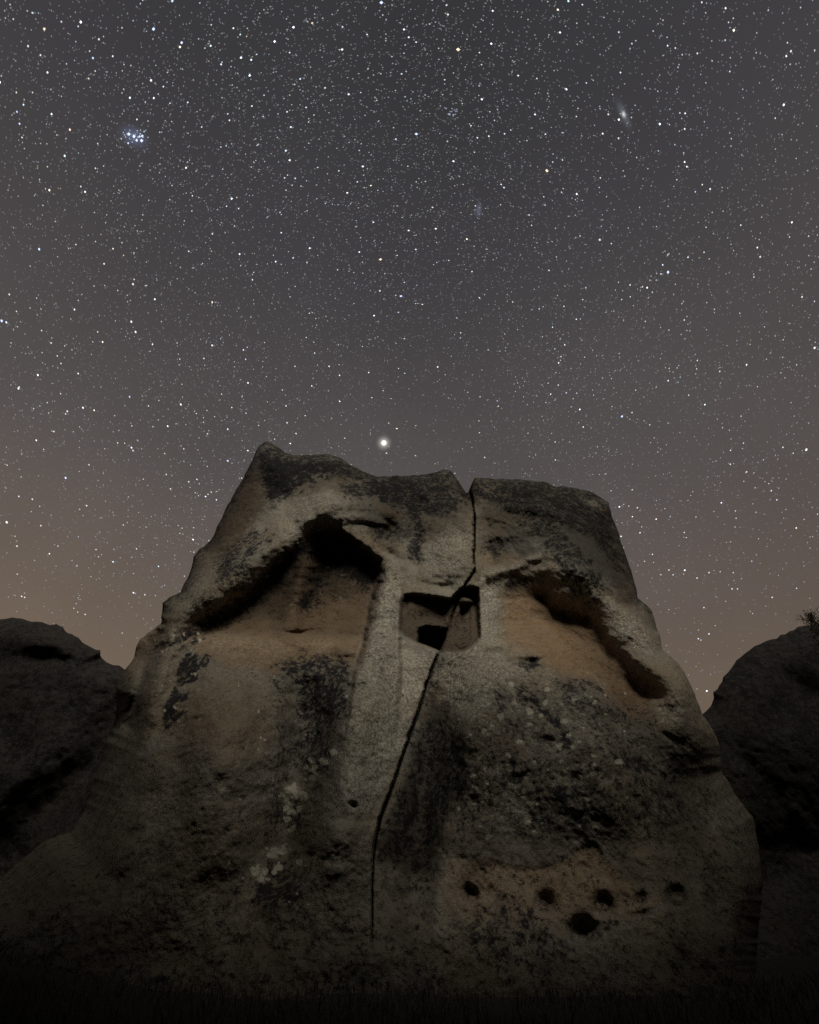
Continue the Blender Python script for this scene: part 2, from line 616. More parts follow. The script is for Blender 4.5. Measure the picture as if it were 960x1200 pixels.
    dep += .18 * sh.line([(214, 760), (207, 800), (192, 858)], 17)
    dep -= 1.15 * sh.blob(256, 870, 50, 130, 8)
    dep -= .45 * sh.blob(182, 810, 14, 70, 18)
    dep -= .75 * sh.blob(565, 845, 32, 100, -4)
    dep -= .75 * sh.blob(690, 895, 70, 66, 25)
    dep += .60 * sh.blob(500, 930, 24, 110, 6)
    dep += .30 * sh.blob(800, 960, 30, 90, -12)
    dep -= .35 * sh.blob(525, 640, 26, 45)
    dep -= .4 * sh.blob(690, 655, 30, 45, -25)
    dep += .85 * sh.line([(366, 790), (356, 860), (338, 960), (318, 1060)], 28, True)
    dep -= .04 * sh.blob(376, 1018, 34, 12, 6)
    dep += .03 * sh.line([(352, 1001), (378, 1006), (398, 1012)], 5, True)
    dep += .16 * sh.blob(413.5, 944, 4, 3, 35)
    dep -= .12 * sh.blob(341, 928, 12, 10)
    # left foot lobes
    dep += .45 * sh.line([(188, 742), (176, 770), (160, 815), (150, 850)], 7)
    dep += .8 * sh.blob(168, 760, 12, 28, 22)
    # shelf on the lower right with the rock cut back under it
    ARC = [(524, 1004), (545, 1004), (567, 1007), (590, 1014), (611, 1018), (630, 1018), (646, 1012), (668, 998), (684, 991), (699, 989), (706, 996), (712, 1010),
           (735, 1035), (790, 1060), (790, 1240), (500, 1240), (508, 1100), (514, 1040)]
    arc = sh.poly(ARC, 8, 1, wob * .5)
    dep += .035 * arc * (1 - sstep(1010, 1100, Y)) * (1 - sstep(700, 740, X))
    # row of round sockets
    HOLES = [(549.5, 1050, 7.5, 10.5), (638.5, 1058.5, 9, 11.5), (707.5, 1060.5, 9.5, 12.5), (684, 1091, 12.5, 13.5), (752, 1054, 7, 7), (794, 1051.5, 9.5, 11.5)]
    hm = []
    for k, (hx, hy, ra, rb) in enumerate(HOLES):
        h = sh.blob(hx, hy, ra * 1.28, rb * 1.22, -12, 3.4)
        dep += (.17, .18, .20, .25, .10, .17)[k] * h
        dep -= .05 * sh.blob(hx, hy + rb * 1.25, ra * 1.2, 4)
        hm.append(h)
    dep += .18 * sh.blob(624, 778, 19, 8.5, -3, 2)
    dep -= .20 * sh.blob(626, 767, 18, 4, -3)
    dep += .06 * sh.blob(639, 868, 18, 11, 0)
    dep -= .10 * sh.blob(639, 860, 14, 5, 0)
    # ragged ledges on the right body
    for pts, wd, am in [([(607, 805), (628, 822), (645, 840), (662, 862), (668, 872)], 6, .26), ([(655, 797), (690, 802), (715, 812)], 6, .22),
                        ([(585, 917), (605, 911), (620, 908)], 4.5, .24), ([(634, 924), (662, 927), (698, 929)], 5.0, .26),
                        ([(742, 888), (762, 899), (786, 912)], 4.5, .28), ([(745, 830), (790, 868), (836, 915), (862, 940), (884, 960)], 4, .22),
                        ([(841, 926), (843, 980), (838, 1060)], 6, .25), ([(515, 805), (508, 850), (500, 900)], 8, .14)]:
        l = sh.line(pts, wd, True)
        dep += am * .12 * l * (.5 + 1.1 * nW)
        dep -= am * .08 * np.roll(l, -sh.nx * int(wd * 1.1))
    rough = sh.poly([(570, 790), (700, 790), (800, 850), (860, 960), (840, 1000), (700, 985), (540, 1000), (525, 930), (560, 870)], 60)
    crumb = sh.poly([(250, 650), (290, 635), (312, 650), (290, 690), (250, 715), (232, 700)], 20) + sh.poly([(375, 545), (430, 560), (430, 620), (395, 612), (370, 575)], 20) \
        + sh.poly([(560, 610), (650, 600), (720, 690), (700, 720), (640, 660), (565, 660)], 25)
    dep += nC * (.018 + .004 * rough + .04 * crumb)
    dep += fbm(P0, 2.6, 3, .6, 77) * .018 * rough

    # the crack that splits the rock from top to bottom
    cr_x = np.interp(Y, [p[1] for p in CRACK], [p[0] for p in CRACK])
    side = X - cr_x
    cd = sh.line(CRACK, 1.0)
    cdd = np.full(X.shape, 50.0)
    mm = np.abs(side) < 30
    cdd[mm] = seg_dist(X[mm] + nB[mm] * 1.5 + nC[mm] * .5, Y[mm], CRACK, closed=False)[0]
    wcr = np.interp(Y, [574, 600, 700, 760, 900, 960, 1000, 1112], [1.8, 1.15, 1.2, 1.25, 1.3, 1.7, 1.3, .9])
    wcr = wcr * .66 * (1 + .4 * nC + .5 * nW)
    groove = np.exp(-(cdd / wcr) ** 2)
    dep += groove * np.interp(Y, [574, 760, 1040, 1112], [.9, .7, .4, .1]) * (1 - .6 * NIm)
    right = sstep(-1.0, 1.0, side)
    dep += right * np.interp(Y, [560, 600, 690, 770, 850, 1000, 1080, 1115], [-.16, -.06, .0, .06, .40, .34, .06, 0]) * np.exp(-np.clip(side, 0, 999) / 60)

    sx_, sy_ = sh.X, sh.Y
    sh.X, sh.Y = X, Y
    lowL = (1 - sstep(300, 420, X)) * sstep(740, 860, Y)
    lowR = sstep(620, 720, X) * sstep(830, 930, Y) * (1 - .8 * sstep(950, 1050, Y))
    outl = jitter_outline(OUT_MAIN, 5, .45, 3)
    P, keep, dist, ins = finish_sheet(sh, outl, main_base, dep, 26 + 48 * lowL + 60 * lowR, 1.25 + 1.9 * lowL + 2.2 * lowR, 44, 6.5, .13)
    keep &= ~(~ins & (X > 534) & (X < 562) & (Y < 588) & (dist > 2.6))       # the open notch at the head of the crack
    F = grid_faces(sh, keep)
    V = vert_normals(P, F)

    # ---- colour masks -------------------------------------------------
    nD = fbm(P0, 3.6, 4, .6, 341); nE = fbm(P0, 3.6, 4, .6, 441)
    sh.X, sh.Y = sx_ + nC * 5.0 + nD * 9, sy_ + nC * 4.0 + nE * 9
    wob = wob + nC * 4 + nD * 8
    och = np.zeros_like(X)
    och = np.maximum(och, .95 * RRm)
    och = np.maximum(och, .80 * RLm)
    och = np.maximum(och, .65 * sh.poly([(212, 752), (300, 728), (420, 742), (420, 768), (350, 775), (290, 785), (240, 772)], 14, 1, wob))
    och = np.maximum(och, .85 * sh.blob(460, 605, 13, 7, 25))
    och = np.maximum(och, .60 * sh.blob(446, 640, 24, 7, 15))
    och = np.maximum(och, .55 * sh.blob(590, 655, 26, 7, 0))
    och = np.maximum(och, .65 * sh.blob(583, 626, 10, 7))
    och = np.maximum(och, .50 * sh.poly([(248, 640), (262, 600), (292, 548), (305, 560), (300, 605), (275, 640)], 20))
    och = np.maximum(och, .62 * arc * (1 - sstep(1040, 1110, Y + nB * 15)) * sstep(495, 570, X + nB * 10) * (1 - .6 * sstep(690, 790, X)))
    och = np.maximum(och, .35 * sh.blob(270, 840, 55, 45))
    och = np.maximum(och, .45 * sh.poly([(690, 600), (715, 600), (745, 700), (730, 700)], 20))
    och = np.maximum(och, .40 * sh.line([(150, 790), (175, 745)], 14))
    och = np.maximum(och, .45 * sh.line([(640, 690), (690, 740)], 14))

    cru = np.full_like(X, .02)
    edge = np.where(ins, np.exp(-dist / 9.0), 1.0) * (Y < 720)
    cru += .75 * edge
    def C(v, m):
        nonlocal cru
        cru = np.maximum(cru, v * m)
    C(.80, sh.line([(318, 524), (345, 538), (385, 536), (412, 549), (440, 562), (500, 560), (530, 556), (546, 580)], 8))
    C(.80, sh.line([(556, 565), (610, 566), (650, 572), (700, 583), (716, 600)], 8))
    C(1.05, sh.poly([(298, 536), (308, 518), (345, 538), (400, 538), (428, 556), (424, 568), (395, 555), (370, 560), (348, 570), (325, 590), (310, 585)], 22, 1, wob))
    C(.80, sh.poly([(395, 560), (430, 562), (520, 556), (545, 585), (540, 605), (490, 610), (475, 605), (455, 590), (430, 590), (400, 580)], 16, 1, wob))
    C(.95, sh.poly([(425, 566), (445, 562), (500, 568), (498, 584), (475, 590), (440, 592), (426, 585)], 8, 1, wob))
    C(.85, sh.line([(478, 585), (492, 620), (484, 655)], 8))
    C(.80, sh.blob(453, 624, 24, 9, 12))
    C(.90, sh.line([(557, 576), (585, 582), (625, 584), (650, 593), (690, 607), (716, 612)], 9))
    C(.82, sh.poly([(560, 562), (640, 565), (712, 588), (722, 640), (735, 680), (715, 660), (690, 625), (640, 612), (600, 605), (575, 590)], 14, 1, wob))
    C(.62, sh.poly([(590, 590), (640, 600), (680, 640), (700, 690), (716, 700), (690, 710), (660, 680), (640, 640), (600, 610)], 12, 1, wob))
    C(.70, sh.line([(668, 648), (690, 668), (704, 690)], 9))
    C(.75, sh.blob(605, 682, 30, 8))
    C(.60, sh.blob(583, 645, 16, 8))
    C(.66, sh.poly([(250, 655), (285, 622), (318, 618), (312, 640), (296, 655), (290, 690), (258, 692), (248, 676)], 14, 1, wob))
    C(.40, sh.poly([(205, 730), (240, 690), (300, 690), (260, 720), (215, 745)], 14))
    C(1.0, RLm * (1 - sstep(655, 700, Y - (X - 400) * .55)) * sstep(345, 375, X))  # lichen below the lip, deepened with painted shade
    C(.95, sh.line([(372, 632), (345, 652), (322, 672), (300, 696), (272, 716), (235, 736), (216, 748)], 13))  # underside of the left arm: lichen plus painted shade
    C(.85, RLm * sh.line([(392, 650), (376, 680), (358, 706)], 13))
    C(.60, RLm * sh.line([(446, 665), (436, 720), (425, 770)], 6))
    C(.45, sh.poly([(446, 656), (466, 662), (463, 680), (446, 680)], 10))
    C(.24, sh.poly([(446, 660), (470, 664), (468, 745), (462, 800), (420, 790)], 8))
    C(.95, sh.poly([(216, 764), (232, 766), (242, 774), (228, 792), (212, 822), (200, 852), (190, 858), (191, 838), (202, 808), (208, 785)], 7, 1, wob))
    C(.80, sh.poly([(333, 768), (350, 772), (376, 768), (410, 778), (416, 800), (408, 830), (396, 845), (380, 850), (360, 850), (345, 838), (350, 815), (336, 795)], 14, 1, wob * 1.3))
    C(.70, sh.poly([(350, 850), (395, 848), (392, 880), (372, 905), (345, 905), (340, 880)], 18, 1, wob))
    C(.66, sh.poly([(325, 935), (358, 945), (368, 968), (345, 975), (320, 972), (312, 955)], 18, 1, wob))
    C(.46, sh.poly([(320, 770), (345, 770), (350, 900), (330, 990), (300, 1000), (316, 900)], 24, 1, wob))
    C(.72, sh.poly([(306, 1010), (330, 998), (350, 1020), (348, 1052), (330, 1062), (290, 1070), (292, 1045)], 12, 1, wob))
    C(.35, sh.poly([(260, 1050), (440, 1040), (436, 1120), (250, 1130)], 40, 1, wob))
    C(.66, sh.poly([(503, 838), (528, 845), (548, 868), (556, 905), (540, 935), (522, 960), (518, 1012), (500, 1024), (470, 1020), (441, 1014), (446, 985), (462, 935), (484, 870)], 36, 1, wob))
    C(.60, sh.line([(515, 765), (500, 805), (478, 870)], 8) * (side > 0))
    C(.40, sh.poly([(540, 850), (600, 830), (640, 900), (560, 960), (530, 930)], 30, 1, wob))
    C(.92, sh.line([(607, 805), (628, 822), (645, 840), (662, 862), (668, 872)], 8) * (.8 + .8 * nB))
    C(.88, sh.line([(655, 800), (690, 804), (718, 814)], 8) * (.8 + .8 * nB))
    C(1.0, sh.line([(585, 917), (603, 912), (620, 906)], 5.5))
    C(1.0, sh.line([(634, 924), (662, 929), (698, 930)], 6.0) * (.85 + .6 * nB))
    C(.95, sh.line([(744, 888), (762, 899), (786, 912)], 5))
    C(.85, sh.blob(622, 779, 20, 9))
    C(.44, rough)
    C(.50, sh.line([(700, 800), (735, 830), (760, 850)], 16))
    C(.42, sh.line(ARC[:12], 3.5))
    C(.50, sh.poly([(550, 1070), (600, 1035), (650, 1090), (700, 1115), (560, 1140), (545, 1100)], 22, 1, wob))
    C(.22, (1 - sstep(130, 225, X + nB * 20)) * sstep(760, 800, Y))
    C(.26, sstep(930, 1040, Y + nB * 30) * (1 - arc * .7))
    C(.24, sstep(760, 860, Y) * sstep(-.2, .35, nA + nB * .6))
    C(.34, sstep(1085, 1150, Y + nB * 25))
    C(.34, sstep(770, 850, X + nB * 20) * sstep(830, 880, Y))
    for h in hm: C(.62, h)  # sockets darkened in colour to deepen their shade
    C(.34, NIm * sh.poly([(471, 696), (541, 696), (556, 764), (528, 764), (520, 735), (480, 724)], 10))
    och = np.maximum(och, .55 * NIm)
    cru = np.where(RRm > .5, np.minimum(cru, .02 + .75 * sh.line([(637, 700), (665, 722), (700, 745), (773, 815)], 9) + .6 * sh.blob(606, 684, 30, 8) + .45 * sh.blob(750, 828, 22, 22)), cru)

    pal = np.full_like(X, .0)
    def Pl(v, m):
        nonlocal pal
        pal = np.maximum(pal, v * m)
    Pl(.50, sh.poly([(448, 664), (470, 668), (468, 745), (484, 760), (512, 764), (500, 800), (468, 890), (440, 950), (400, 960), (395, 880), (420, 790), (434, 720)], 14, 1, wob * .5))
    Pl(.42, sh.poly([(500, 625), (552, 600), (552, 680), (490, 680)], 20, 1, wob))
    Pl(.42, sh.poly([(558, 650), (600, 690), (586, 760), (640, 790), (590, 880), (520, 830), (514, 765), (560, 755)], 26, 1, wob))
    Pl(.40, sh.poly([(650, 660), (700, 690), (760, 720), (775, 775), (740, 765), (700, 720)], 20, 1, wob))
    Pl(.34, sh.poly([(330, 590), (395, 560), (420, 620), (345, 655), (320, 640)], 26, 1, wob))
    Pl(.34, sh.poly([(215, 700), (240, 650), (255, 660), (235, 715)], 14, 1, wob))
    sh.X, sh.Y = X + nC * 2.5, Y + nD * 2.0
    def Ps(v, m):
        Pl(v, sstep(.40, .58, m + nC * .22) * (m > .02))
    rl = np.random.default_rng(31)
    for k in range(46):
        t = rl.random()
        cx = np.interp(t, [0, .3, .6, 1], [372, 345, 330, 296]) + rl.normal(0, 9); cy = np.interp(t, [0, .3, .6, 1], [890, 930, 998, 1034]) + rl.normal(0, 8)
        r_ = rl.uniform(1.5, 4.5); Ps(.85, sh.blob(cx, cy, r_ * rl.uniform(1, 1.8), r_, rl.uniform(-40, 40), 3))
    for k in range(90):
        cx, cy = rl.uniform(535, 735), rl.uniform(800, 985); r_ = rl.uniform(1.2, 3.6)
        Ps(.80, sh.blob(cx, cy, r_ * rl.uniform(1, 1.6), r_, rl.uniform(-40, 40), 3))
    for k in range(40):
        cx, cy = rl.uniform(200, 440), rl.uniform(770, 1060); r_ = rl.uniform(.9, 2.0)
        Ps(.75, sh.blob(cx, cy, r_, r_, 0, 3))
    for k in range(26):
        cx, cy = rl.uniform(180, 235), rl.uniform(735, 850); r_ = rl.uniform(1.0, 2.4)
        Ps(.75, sh.blob(cx, cy, r_, r_, 0, 3))
    Pl(.85, sh.blob(341, 929, 12, 11, p=4)); Pl(.8, sh.blob(330, 931, 4, 4)); Pl(.8, sh.blob(365, 921, 4, 3)); Pl(.8, sh.blob(365, 902, 9, 4))
    Pl(.75, sh.blob(336, 996, 12, 6, p=4)); Pl(.75, sh.blob(318, 1002, 8, 5, p=4)); Pl(.7, sh.blob(304, 1022, 12, 8, 40, 4)); Pl(.6, sh.blob(280, 1036, 8, 3, p=4))
    Pl(.7, sh.blob(435, 646, 6, 3, 25)); Pl(.8, sh.blob(384, 664, 3, 2.5)); Pl(.8, sh.blob(391, 668, 2, 2)); Pl(.8, sh.blob(401, 673, 3, 1.7, 20))
    Pl(.6, sh.blob(415, 683, 8, 3.5)); Pl(.8, sh.blob(376, 696, 2, 2)); Pl(.8, sh.blob(400, 701, 3, 2, 30)); Pl(.7, sh.blob(341, 709, 2.4, 2.4)); Pl(.6, sh.blob(378, 712, 2, 2))
    sh.X, sh.Y = sx_ + nC * 5.0 + nD * 9, sy_ + nC * 4.0 + nE * 9
    Pl(.45, rough * (nB > .05)); Pl(.42, sh.blob(675, 835, 40, 22)); Pl(.40, sh.blob(600, 950, 60, 22)); Pl(.45, sh.blob(790, 835, 26, 20))
    Pl(.5, sh.blob(612, 620, 14, 7)); Pl(.5, sh.blob(628, 642, 14, 7)); Pl(.4, led)
    pal = pal * (1 - NIm)
    # dull brown patina, with shade painted into hollows, flanks and foot, lit ridges lightened
    tone = np.ones_like(X)
    def T(v, m):
        nonlocal tone
        tone = tone * (1 - (1 - v) * m)
    T(.50, RLm * (1 - .8 * sstep(735, 755, Y)))  # shade of the left recess put into the tone
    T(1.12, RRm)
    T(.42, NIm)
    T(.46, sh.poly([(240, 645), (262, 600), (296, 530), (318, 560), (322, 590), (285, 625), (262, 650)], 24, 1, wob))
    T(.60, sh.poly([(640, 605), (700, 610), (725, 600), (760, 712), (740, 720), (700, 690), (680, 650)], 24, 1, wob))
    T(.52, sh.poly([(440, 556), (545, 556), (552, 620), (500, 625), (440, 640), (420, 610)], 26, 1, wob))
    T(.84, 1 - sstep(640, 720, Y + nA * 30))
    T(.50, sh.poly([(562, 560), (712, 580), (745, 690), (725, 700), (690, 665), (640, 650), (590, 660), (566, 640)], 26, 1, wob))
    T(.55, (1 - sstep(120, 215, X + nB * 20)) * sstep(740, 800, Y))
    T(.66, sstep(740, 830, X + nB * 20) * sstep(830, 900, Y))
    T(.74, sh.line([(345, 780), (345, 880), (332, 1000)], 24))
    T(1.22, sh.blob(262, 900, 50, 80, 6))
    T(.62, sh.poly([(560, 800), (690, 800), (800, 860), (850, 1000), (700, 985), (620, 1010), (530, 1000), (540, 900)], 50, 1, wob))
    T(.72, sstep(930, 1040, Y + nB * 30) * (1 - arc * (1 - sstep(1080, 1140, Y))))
    T(.60, sstep(1060, 1150, Y + nB * 30))  # fall-off of light toward the foot, painted in
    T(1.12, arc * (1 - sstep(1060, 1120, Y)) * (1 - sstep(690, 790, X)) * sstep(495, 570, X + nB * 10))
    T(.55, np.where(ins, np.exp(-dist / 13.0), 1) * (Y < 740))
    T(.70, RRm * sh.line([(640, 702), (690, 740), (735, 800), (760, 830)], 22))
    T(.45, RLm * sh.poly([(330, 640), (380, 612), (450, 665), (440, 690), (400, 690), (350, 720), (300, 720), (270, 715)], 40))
    T(1.7, RLm * sh.line([(362, 655), (352, 682), (344, 714)], 8))
    T(1.25, armR * sstep(690, 720, X))  # lit crest of the right arm, brightened in colour
    T(1.15, armL)
    T(.30, sh.poly([(506, 790), (525, 830), (552, 880), (556, 905), (534, 945), (520, 1015), (500, 1028), (470, 1024), (441, 1014), (446, 985), (462, 935), (484, 870)], 22, 1, wob))
    T(.70, sh.line([(400, 770), (385, 860), (352, 960), (330, 1050)], 22))
    for sx, sy, sl, sw, sv in ((232, 800, 160, 5, .82), (300, 790, 190, 7, .86), (455, 770, 60, 4, .85), (548, 800, 90, 8, .80), (590, 800, 60, 5, .85), (640, 930, 90, 8, .85),
                               (475, 1020, 90, 9, .72), (520, 1010, 110, 8, 1.12), (590, 1040, 90, 12, .72), (740, 930, 130, 10, .82), (790, 880, 160, 9, .85), (170, 860, 120, 8, .84)):
        T(sv, sh.line([(sx, sy), (sx - sl * .10, sy + sl)], sw, True))
    T(1.35, sh.blob(262, 752, 45, 12, -8)); T(1.4, sh.blob(388, 757, 30, 9, 4)); T(1.15, sh.blob(330, 762, 40, 8, 0))  # lit tops of the recess floor painted brighter
    T(.55, sh.poly([(300, 525), (430, 550), (440, 575), (360, 575), (310, 600)], 22, 1, wob))
    tone = tone * (1 + .45 * sstep(.55, .7, pal))
    tone = tone * (1 + .22 * nA + .12 * nB)
    cru = cru * (1 - sstep(.52, .68, pal))
    och = och * (1 - .5 * np.clip(pal, 0, 1))

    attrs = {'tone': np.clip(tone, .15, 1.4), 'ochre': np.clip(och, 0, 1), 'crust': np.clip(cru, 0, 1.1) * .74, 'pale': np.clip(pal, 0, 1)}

    # ---- split into parts ---------------------------------------------
    fx = X[F].mean(1)
    lab = np.where((side[F].mean(1)) < 0, 0, 1)
    niche = (NIm[F].mean(1) > .5) & ins[F].all(1)
    door = (DWm[F].mean(1) > .5) & niche
    lrec = (RLm[F].mean(1) > .5) & ins[F].all(1)
    rrec = (RRm[F].mean(1) > .5) & ins[F].all(1)
    lab = np.where(lrec, 2, lab); lab = np.where(rrec, 3, lab); lab = np.where(niche, 4, lab); lab = np.where(door, 5, lab)
    for k, h in enumerate(hm):
        lab = np.where(h[F].mean(1) > .45, 6 + k, lab)
    # close the back with a fan so that no light leaks through
    rock = empty('carved_rock', (0.0, 12.0, 0.0), label='tall weathered rock with carved niche, split by one long crack, standing in the middle', category='rock')
    bpy.context.view_layer.update()
    off = np.array([0.0, 12.0, 0.0])
    Pl_ = P - off
    names = {0: ('rock_half', 'left half, with the higher pointed summit'), 1: ('rock_half', 'right half, flat topped, with round sockets near its foot'),
             2: ('recess', 'dark brown hollow left of the niche'), 3: ('recess', 'ochre hollow right of the niche'), 4: ('niche', None), 5: ('doorway', None)}
    nich = None
    for k in range(12):
        nm, lb = names.get(k, ('socket', None))
        o = make_mesh(nm, Pl_, F[lab == k], V, attrs, MAT_ROCK, nich if k == 5 else rock)
        if k == 4: nich = o
        if lb: o['label'] = lb
    # back wall
    e = np.concatenate([F[:, [0, 1]], F[:, [1, 2]], F[:, [2, 3]], F[:, [3, 0]]])
    key = np.sort(e, 1)
    kk = key[:, 0].astype(np.int64) * len(P) + key[:, 1]
    u, first, cnt = np.unique(kk, return_index=True, return_counts=True)
    be = e[first[cnt == 1]]
    cpt = P[be[:, 0]].mean(0) + np.array([0, 2.0, 0])
    PP = np.vstack([Pl_, (cpt - off)[None]])
    FF = np.stack([be[:, 1], be[:, 0], np.full(len(be), len(P))], 1)
    at2 = {a: np.append(v, .6) for a, v in attrs.items()}
    make_mesh('back_face', PP, FF, None, at2, MAT_ROCK, rock)


build_main()


# ------------------------------------------------------------------ the two dark boulders
def side_rock(name, outline, base, seed, feat, label, xr, yr, wrap=(40, 6.0), rnd=(30, 1.6), loc=(0, 0, 0), crust=.5):
    sh = Sheet(xr[0], xr[1], yr[0], yr[1], 1.9)
    D0, t0 = place(sh.X, sh.Y, base)
    P0 = CAM + D0 * t0[:, None]
    nB = fbm(P0, 1.3, 5, .55, seed)
    dep = fbm(P0, .38, 3, .5, seed + 9) * .5 + nB * .13 + fbm(P0, 6, 3, .6, seed + 3) * .04
    dep = dep + feat(sh, nB)
    P, keep, dist, ins = finish_sheet(sh, jitter_outline(outline, 5, .9, seed), base, dep, rnd[0], rnd[1], wrap[0], wrap[1], .1)
    F = grid_faces(sh, keep)
    V = vert_normals(P, F)
    X = sh.X
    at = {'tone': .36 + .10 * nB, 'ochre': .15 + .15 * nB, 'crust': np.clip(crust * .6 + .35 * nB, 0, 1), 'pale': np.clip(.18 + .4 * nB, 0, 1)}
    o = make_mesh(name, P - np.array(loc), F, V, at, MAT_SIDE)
    o.location = loc
    tag(o, label, 'boulder')
    return o


def left_feat(sh, nB):
    d = 0
    d = d + .12 * sh.line([(0, 780), (25, 772), (60, 770), (95, 779), (118, 782)], 9)      # joint below the cap slab
    d = d - .35 * sh.blob(50, 752, 70, 14, 8)
    d = d + 1.2 * sh.poly([(150, 800), (120, 850), (70, 900), (20, 945), (-20, 980), (-20, 1060), (80, 1000), (150, 860)], 60)
    return d


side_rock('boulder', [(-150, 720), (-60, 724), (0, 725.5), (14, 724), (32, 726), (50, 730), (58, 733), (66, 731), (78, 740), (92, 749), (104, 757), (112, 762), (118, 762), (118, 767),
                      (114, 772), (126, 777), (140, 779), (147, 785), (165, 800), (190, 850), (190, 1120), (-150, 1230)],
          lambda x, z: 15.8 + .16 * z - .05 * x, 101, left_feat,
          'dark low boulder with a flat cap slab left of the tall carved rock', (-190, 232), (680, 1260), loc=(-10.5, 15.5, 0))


def right_feat(sh, nB):
    d = .25 * sh.line([(905, 770), (930, 800), (960, 815)], 10)
    d = d - .25 * sh.blob(890, 830, 22, 50, 10)
    d = d + 1.2 * sh.blob(930, 1010, 90, 70, -30)
    return d


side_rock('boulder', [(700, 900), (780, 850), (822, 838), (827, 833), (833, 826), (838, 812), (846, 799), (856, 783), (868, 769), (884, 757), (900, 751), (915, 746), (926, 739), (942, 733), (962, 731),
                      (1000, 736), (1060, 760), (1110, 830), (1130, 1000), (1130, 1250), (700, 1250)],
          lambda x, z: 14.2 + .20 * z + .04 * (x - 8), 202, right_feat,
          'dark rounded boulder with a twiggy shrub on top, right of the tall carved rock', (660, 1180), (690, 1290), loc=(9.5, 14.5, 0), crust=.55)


# ------------------------------------------------------------------ unseen blocker added behind the viewer, shading rock foot and side boulders
def add_shade_blocker():
    xs = np.arange(-60, 76, .8); ks = np.linspace(0, 1, 46)
    Xg, Kg = np.meshgrid(xs, ks)
    X = Xg.ravel(); K = Kg.ravel()
    back = 20.5
    sx = back / math.cos(SUN_AZ) * math.sin(SUN_AZ)
    sz = back / math.cos(SUN_AZ) * math.tan(SUN_EL)
    xc = X - sx
    top = 3.7 + 3.6 * sstep(2.5, 6.5, -xc) + 7.5 * sstep(6.3, 11.0, -xc) + 4.0 * sstep(4.0, 8.5, xc) + 7.0 * sstep(7.0, 11.0, xc) + sz
    P0 = np.stack([X, np.zeros_like(X), X * 0], 1)
    top = top + fbm(P0, .25, 4, .5, 5) * 1.2
    Z = -1 + (top + 1) * np.clip(K / .6, 0, 1)
    Yy = -8.0 - 2.0 * np.clip(K / .6, 0, 1) ** 2 - 14 * np.clip((K - .6) / .4, 0, 1)
    Z = Z - 9 * np.clip((K - .6) / .4, 0, 1)
    P = np.stack([X, Yy, Z], 1)
    P = P + np.stack([0 * X, fbm(P, .3, 5, .55, 8) * 1.3, 0 * X], 1)
    nx = len(xs); idx = np.arange(len(P)).reshape(len(ks), nx)
    F = np.stack([idx[:-1, :-1].ravel(), idx[1:, :-1].ravel(), idx[1:, 1:].ravel(), idx[:-1, 1:].ravel()], 1)
    at = {'tone': X * 0 + 1, 'ochre': X * 0 + .2, 'crust': X * 0 + .35, 'pale': X * 0 + .1}
    o = make_mesh('shade_blocker', P, F, None, at, MAT_SIDE)
    tag(o, 'unseen blocker added behind the viewer to shade the foot of the rocks', 'shade_blocker')


add_shade_blocker()


# ------------------------------------------------------------------ ground
def ground_z(x, y):
    r = np.hypot(x, y)
    z = .12 * np.sin(x * .35 + 1) * np.sin(y * .27) + .9 * np.exp(-((x + 8.5) / 3.5) ** 2 - ((y - 9.5) / 3.5) ** 2)
    return z * np.exp(-(r / 60) ** 2)


def build_ground():
    g = np.concatenate([-np.geomspace(4000, 24, 26), np.arange(-23.6, 24, .4), np.geomspace(24, 4000, 26)])
    X, Y = np.meshgrid(g, g)
    X = X.ravel(); Y = Y.ravel()
    P = np.stack([X, Y, ground_z(X, Y)], 1)
    near = np.hypot(X, Y) < 30
    P[near, 2] += fbm(P[near], 1.1, 4, .5, 55) * .06
    n = len(g); idx = np.arange(n * n).reshape(n, n)
    F = np.stack([idx[:-1, :-1].ravel(), idx[:-1, 1:].ravel(), idx[1:, 1:].ravel(), idx[1:, :-1].ravel()], 1)
    o = make_mesh('ground', P, F, None, None, simple_material('dry_soil', (.022, .020, .019), .95, .45, 6))
    tag(o, kind='structure')


build_ground()


def build_grass():
    n = 42000
    x = rng.uniform(-11, 11, n); y = rng.uniform(5.5, 12.0, n)
    P0 = np.stack([x, y, x * 0], 1)
    k = fbm(P0, .8, 3, .5, 91) > rng.uniform(-.55, .35, n)
    x, y = x[k], y[k]; n = len(x)
    z = ground_z(x, y) - .03
    h = rng.uniform(.06, .26, n) * (.7 + .6 * rng.random(n))
    a = rng.uniform(0, 6.283, n); w = rng.uniform(.004, .010, n)
    lx = rng.normal(0, .35, n) * h; ly = rng.normal(0, .35, n) * h
    b1 = np.stack([x + np.cos(a) * w, y + np.sin(a) * w, z], 1)
    b2 = np.stack([x - np.cos(a) * w, y - np.sin(a) * w, z], 1)
    m1 = np.stack([x + np.cos(a) * w * .7 + lx * .35, y + np.sin(a) * w * .7 + ly * .35, z + h * .6], 1)
    m2 = np.stack([x - np.cos(a) * w * .7 + lx * .35, y - np.sin(a) * w * .7 + ly * .35, z + h * .6], 1)
    tp = np.stack([x + lx, y + ly, z + h], 1)
    P = np.stack([b1, b2, m2, m1, tp], 1).reshape(-1, 3)
    i = np.arange(n) * 5
    F = np.concatenate([np.stack([i, i + 1, i + 2], 1), np.stack([i, i + 2, i + 3], 1), np.stack([i + 3, i + 2, i + 4], 1)])
    o = make_mesh('dry_grass', P, F, None, None, simple_material('dry_grass', (.045, .04, .033), .9, .4, 3), smooth=False)
    tag(o, 'dry grass at the foot of the rocks', 'grass', kind='stuff')


build_grass()


